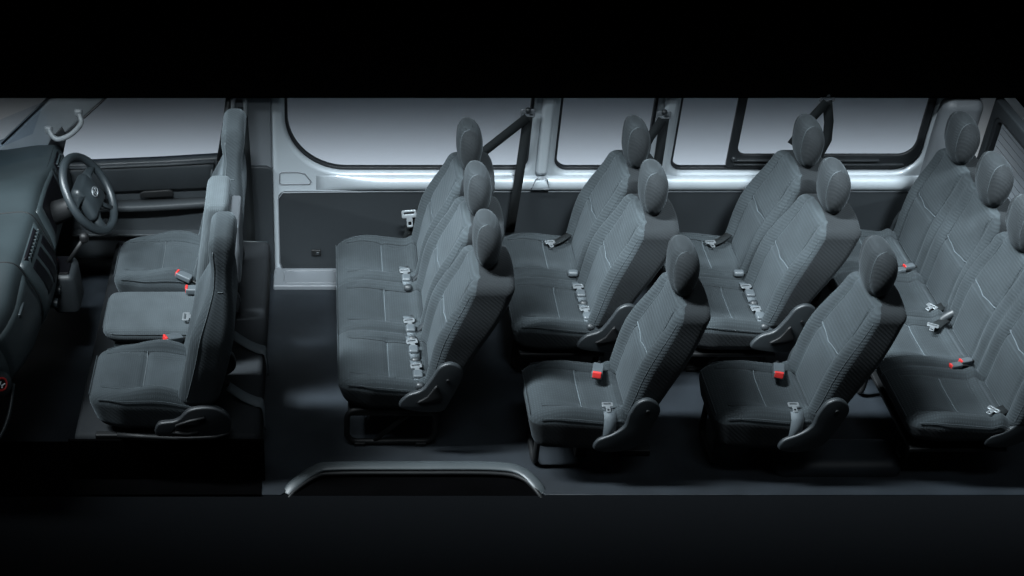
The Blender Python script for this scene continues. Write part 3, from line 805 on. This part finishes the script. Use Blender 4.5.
# ------------------------------------------------------------------ dashboard
da = empty('dashboard', (-1.4, 5.1, 0), 'large grey green dashboard with instrument binnacle and glovebox at the left edge', 'dashboard')
def prof(y):
    n = sm(4.9, 4.35, y)     # falls away toward the near door
    c = math.exp(-((y-5.02)/.28)**2)
    f = sm(5.2, 5.6, y)
    bend = .12*sm(4.68, 4.25, y)
    hump = .02*math.exp(-((y-5.42)/.14)**2) - .045*sm(5.5, 5.78, y)
    pr = [(-2.15, .74-.05*n), (-1.85, .79-.05*n), (-1.60, .825+hump-.05*n), (-1.42, .85+hump-.07*n), (-1.335, .855+hump-.10*n), (-1.295, .83+hump*.6-.11*n),
            (-1.275+.02*c, .76-.10*n), (-1.255+.045*c, .66-.07*n), (-1.255+.035*c, .55-.05*n), (-1.30+.02*c, .45), (-1.38, .36), (-1.55, .30), (-2.15, .30)]
    return [(a-bend, b) for a, b in pr]
ys = [4.22+.03*i for i in range(58)]
secs = []
for y in ys:
    pr = prof(y); pc = [Vector((p.x-(-1.4), y-5.1, p.y)) for p in catmull([(a, b, 0) for a, b in pr], 4)]
    secs.append(pc)
mb = MB(); mb.add(*loftx(secs)); dbody = mb.build('dash_body', 'dash', da); flat_shade(dbody, 60)
def on_face(y, s):          # s: 0 top edge, 1 bottom edge of the rear face
    pr = catmull([(a, b, 0) for a, b in prof(y)[5:10]], 8); k = s*(len(pr)-1); i = min(len(pr)-2, int(k)); return pr[i].lerp(pr[i+1], k-i)
def face_patch(y0, y1, s0, s1, th, name, mat, parent, rr=.15, ny=10, ns=10):
    """a thin panel that follows the rear face of the dash"""
    vs = []; fs = []
    for lay in (0, 1):
        for i in range(ny+1):
            for j in range(ns+1):
                y = y0+(y1-y0)*i/ny; s = s0+(s1-s0)*j/ns; p = on_face(y, s); q = on_face(y, min(1, s+.02)); t = (q-p).normalized()
                nrm = Vector((-t.y, t.x, 0)); 
                if nrm.x < 0: nrm = -nrm
                e = min(i, ny-i, j, ns-j); out = th if e > 0 else th*.35
                vs.append(Vector((p.x+nrm.x*(out if lay else -.01)+1.4, y-5.1, p.y+nrm.y*(out if lay else -.01))))
    n1 = (ny+1)*(ns+1)
    for i in range(ny):
        for j in range(ns):
            a = i*(ns+1)+j; fs.append([a, a+1, a+ns+2, a+ns+1]); fs.append([n1+a+ns+1, n1+a+ns+2, n1+a+1, n1+a])
    for i in range(ny):
        for a, b in ((i*(ns+1), (i+1)*(ns+1)), ((i+1)*(ns+1)+ns, i*(ns+1)+ns)): fs.append([a, b, b+n1, a+n1])
    for j in range(ns):
        for a, b in ((j+1, j), (ny*(ns+1)+j, ny*(ns+1)+j+1)): fs.append([a, b, b+n1, a+n1])
    return from_data(name, vs, fs, mat, parent)
o = face_patch(5.28, 5.72, .02, .62, .012, 'instrument_surround', 'dash', da)
face_patch(5.32, 5.68, .06, .52, .016, 'instrument_cluster', 'screen', o)
o = face_patch(4.86, 5.20, .03, .98, .018, 'centre_console', 'dash', da)
face_patch(5.10, 5.17, .18, .60, .022, 'screen', 'screen', o)
face_patch(5.00, 5.08, .18, .60, .022, 'screen', 'screen', o)
face_patch(4.90, 4.985, .18, .58, .022, 'storage_slot', 'screen', o)
for y in (5.00, 5.10):
    p = on_face(y, .80); mb = MB(); mb.add(*tube([(p.x+1.4, y-5.1, p.y), (p.x+1.4+.045, y-5.1, p.y-.005)], .022, 16)); flat_shade(mb.build('heater_knob', 'dashdark', o))
p = on_face(5.22, .62); mb = MB(); mb.add(*box(.012, .03, .03, (p.x+1.4+.012, .10, p.y), .004)); mb.build('hazard_button', 'red', da)
o = face_patch(4.48, 4.83, .12, .80, .012, 'glovebox', 'dash', da)
mb = MB(); p = on_face(4.66, .20); mb.add(*box(.012, .09, .022, (p.x+1.4+.016, 4.66-5.1, p.y), .004)); mb.build('latch', 'dashdark', o)
o = face_patch(4.27, 4.44, .05, .50, .010, 'air_vent', 'dashdark', da)
mb = MB()
for k in range(5):
    p = on_face(4.35, .10+.08*k); mb.add(*box(.012, .13, .005, (p.x+1.4+.014, 4.355-5.1, p.y), .002))
mb.build('vent_slats', 'dash', o)
o = face_patch(5.76, 5.88, .02, .40, .008, 'air_vent', 'screen', da)
mb = MB()
for k in range(4):
    p = on_face(5.82, .08+.09*k); mb.add(*box(.012, .10, .005, (p.x+1.4+.012, 5.82-5.1, p.y), .002))
mb.build('vent_slats', 'dash', o)
o = face_patch(4.90, 5.16, .04, .155, .022, 'air_vent', 'screen', da)
mb = MB()
for k in range(9): p = on_face(4.92+.0275*k, .10); mb.add(*box(.010, .004, .045, (p.x+1.4+.022, 4.92+.0275*k-5.1, p.y), .0015))
mb.build('vent_slats', 'dash', o)
for y in (4.845, 5.235):        # panel gaps over the top pad and down the face
    pr = catmull([(a, b, 0) for a, b in prof(y)[0:11]], 4); mb = MB(); mb.add(*tube([(p.x+1.4+.0005, y-5.1, p.y+.0005) for p in pr], .0032, 6)); mb.build('panel_gap', 'black', da)
pr = []
for i in range(50):
    y = 4.24+.034*i; q = catmull([(a, b, 0) for a, b in prof(y)[4:6]], 2)[1]; pr.append((q.x+1.4+.001, y-5.1, q.y+.001))
mb = MB(); mb.add(*tube(pr, .003, 6)); mb.build('pad_edge', 'black', da)
# round red warning sticker with white airbag pictogram
def disc(c, n, r0, r1, t=.002, k=36):
    n = Vector(n).normalized(); u = Vector((0, 1, 0)); v = n.cross(u).normalized(); u = v.cross(n); vs = []; fs = []
    for lay in (0, t):
        for r in (r0, r1):
            for i in range(k):
                a = 2*PI*i/k; vs.append(Vector(c)+n*lay+u*math.cos(a)*r+v*math.sin(a)*r)
    for i in range(k):
        j = (i+1) % k
        fs += [[i, j, k+j, k+i], [2*k+i, 3*k+i, 3*k+j, 2*k+j], [k+i, k+j, 3*k+j, 3*k+i], [i, 2*k+i, 2*k+j, j]]
    return vs, fs, 0
sp = on_face(4.39, .60)
sn = Vector((.75, -.55, .36)).normalized()
sc = Vector((sp.x+1.4+.022, 4.39-5.1, sp.y))
stk = MB(); stk.add(*disc(sc-sn*.05, sn, .001, .052, .050)); bo = stk.build('sticker_boss', 'dashdark', da)
stk = MB(); stk.add(*disc(sc, sn, .021, .030, .002)); so = stk.build('warning_sticker', 'red', da)
us = Vector((0, 1, 0)); us = (us-sn*us.dot(sn)).normalized(); vsn = sn.cross(us)
wm = MB()
Rm = Matrix((us, vsn, sn)).transposed()
for (ax_, ay, sx, sy, rz) in ((-.006, .008, .030, .008, .35), (.004, -.006, .026, .008, -.3), (-.008, -.010, .010, .010, 0)):
    vs, fs, _ = rbox(sx*.8, sy*.8, .002, .0009, m=1); R2 = Matrix.Rotation(rz, 3, 'Z')
    wm.add([Rm @ (R2 @ v+Vector((ax_, ay, .002)))+sc for v in vs], fs)
wm.build('pictogram', 'white', so)
mb = MB(); mb.add(*disc(sc, sn, .0005, .021, .0012)); mb.build('sticker_ground', 'screen', so)
# grab rim near lower edge
mb = MB(); mb.add(*tube(catmull([(.02, -.86, .36), (.07, -.83, .37), (.10, -.74, .42), (.11, -.64, .50)], 6), .008, 8)); mb.build('lower_rim', 'dashdark', da)

# lower console with gear lever
gc = empty('gear_console', (-1.13, 5.20, 0), 'dark gear lever and its console below the steering wheel', 'gear lever')
mb = MB()
def Dg(p): return (p.x+.10*(p.z/.5)*-.3, p.y, p.z)
vs, fs, _ = rbox(.12, .18, .22, .03, (2, 3, 4), 4, Dg); mb.add([v+Vector((-.05, 0, .48)) for v in vs], fs); c0 = mb.build('console', 'door', gc)
mb = MB(); mb.add(*box(.075, .14, .012, (-.055, 0, .592), .005)); mb.build('gate', 'screen', c0)
mb = MB(); mb.add(*tube([(-.04, .02, .585), (.01, .02, .66), (.045, .02, .715)], .010, 8)); mb.build('lever', 'black', gc)
vs, fs, _ = rbox(.042, .04, .052, .0199, m=5); mb = MB(); mb.add([v+Vector((.055, .02, .73)) for v in vs], fs); mb.build('knob', 'black', gc)

# ------------------------------------------------------------------ steering wheel
wn = Vector((math.cos(math.radians(31)), -.12, math.sin(math.radians(31)))).normalized()
wc = Vector((-1.075, 5.45, .825))
sw = empty('steering_wheel', wc, 'dark four-spoke steering wheel with a chrome oval emblem on its hub', 'steering wheel')
wy = Vector((0, 1, 0)); wy = (wy-wn*wy.dot(wn)).normalized(); wz = wn.cross(wy)
if wz.z < 0: wz = -wz
WP = lambda a, b, c=0: wy*a+wz*b+wn*c       # in-plane right, up, toward driver
R = .185
mb = MB(); mb.add(*tube([WP(R*math.cos(2*PI*i/56), R*math.sin(2*PI*i/56)) for i in range(56)], .0195, 12, True)); mb.build('rim', 'wheel', sw)
def Dh(p):
    r = math.hypot(p.x, p.y); return (p.x*(1-.14*(p.y/.08)), p.y, p.z+.018*math.exp(-(r/.06)**2)*(1 if p.z > 0 else 0))
vs, fs, _ = rbox(.185, .175, .055, .026, (8, 8, 2), 5, Dh)
mb = MB(); mb.add([WP(v.x, v.y-.008, v.z-.015) for v in vs], fs); hub = mb.build('hub', 'wheel', sw)
for (x0, y0, x1, y1) in ((.06, .035, .178, .040), (-.06, .035, -.178, .040), (.035, -.06, .085, -.160), (-.035, -.06, -.085, -.160)):
    mb = MB(); mb.add(*tube([WP(x0, y0, -.012), WP((x0+x1)/2, (y0+y1)/2, -.020), WP(x1, y1, -.004)], [.032, .024, .020], 10, flat=.55)); mb.build('spoke', 'wheel', sw)
def ell(a, b, cy, r=.0028, cz=.0325): return tube([WP(a*math.cos(2*PI*i/32), cy+b*math.sin(2*PI*i/32)-.004, cz) for i in range(32)], r, 6, True)
mb = MB(); mb.add(*ell(.029, .020, 0)); mb.add(*ell(.010, .0185, 0, .0022)); mb.add(*ell(.020, .0085, .009, .0022)); mb.build('emblem', 'chrome', hub)
mb = MB(); mb.add(*tube([(0, 0, 0) for _ in range(0)] or [WP(0, 0, -.03), Vector((-.10, .0, -.075)), Vector((-.20, .0, -.12))], [.048, .050, .060], 16)); mb.build('column', 'black', sw)
for s in (-1, 1):
    mb = MB(); mb.add(*tube([WP(s*.03, .02, -.05), WP(s*.10, .035, -.045), WP(s*.145, .045, -.04)], [.007, .007, .010], 8)); mb.build('stalk', 'black', sw)

# ------------------------------------------------------------------ lamps
def area(name, loc, target, sx, sy, power, col=(1, 1, 1), spread=180):
    l = bpy.data.lights.new(name, 'AREA'); l.shape = 'RECTANGLE'; l.size = sx; l.size_y = sy; l.energy = power; l.color = col; l.spread = math.radians(spread)
    o = bpy.data.objects.new(name, l); C.objects.link(o); o.location = loc
    d = (Vector(target)-Vector(loc)).normalized()
    # local -Z toward target, local X along world X
    z = -d; x = Vector((1, 0, 0)); x = (x-z*x.dot(z)).normalized(); y = z.cross(x)
    o.rotation_euler = Matrix((x, y, z)).transposed().to_euler()
    return o
KEY = (.84, .94, 1.0)
area('wall_softbox', (1.2, 2.6, 4.5), (1.2, 6.0, .0), 6.8, .2, 40, KEY, 15)
area('front_softbox', (1.1, 2.8, 4.6), (1.1, 4.75, .25), 6.0, .4, 4, KEY, 26)
for k in range(6):        # a row of gridded softboxes raking from the front of the van
    area('key_softbox', (-3.3+1.0*k, 4.4, 3.8), (-.9+1.0*k, 5.02, .3), 1.25, .3, 11 if k == 0 else 19, KEY, 36)
area('backdrop_strip', (.6, 6.12, -.60), (.6, 7.0, -.06), 6.6, .10, 16, (.95, .98, 1.0), 47)
area('rear_strip', (3.9, 5.6, -.3), (4.35, 5.6, 0), .2, 1.2, .5, (.90, .96, 1.0), 100)

w = bpy.data.worlds.new('World'); scene.world = w; w.use_nodes = True
bg = w.node_tree.nodes['Background']; bg.inputs[0].default_value = (.55, .68, .82, 1); bg.inputs[1].default_value = .018

# ------------------------------------------------------------------ camera
cam = bpy.data.cameras.new('camera'); co = bpy.data.objects.new('camera', cam); C.objects.link(co)
co.location = (0, 0, 4.2); co.rotation_euler = (math.radians(90-35.7), 0, 0)
cam.sensor_width = 36; cam.lens = 36*1374/1024; cam.shift_x = .1875; cam.clip_end = 200
scene.camera = co
scene.view_settings.view_transform = 'Standard'; scene.view_settings.look = 'None'
scene.view_settings.exposure = 0; scene.view_settings.gamma = 1
scene.cycles.max_bounces = 6
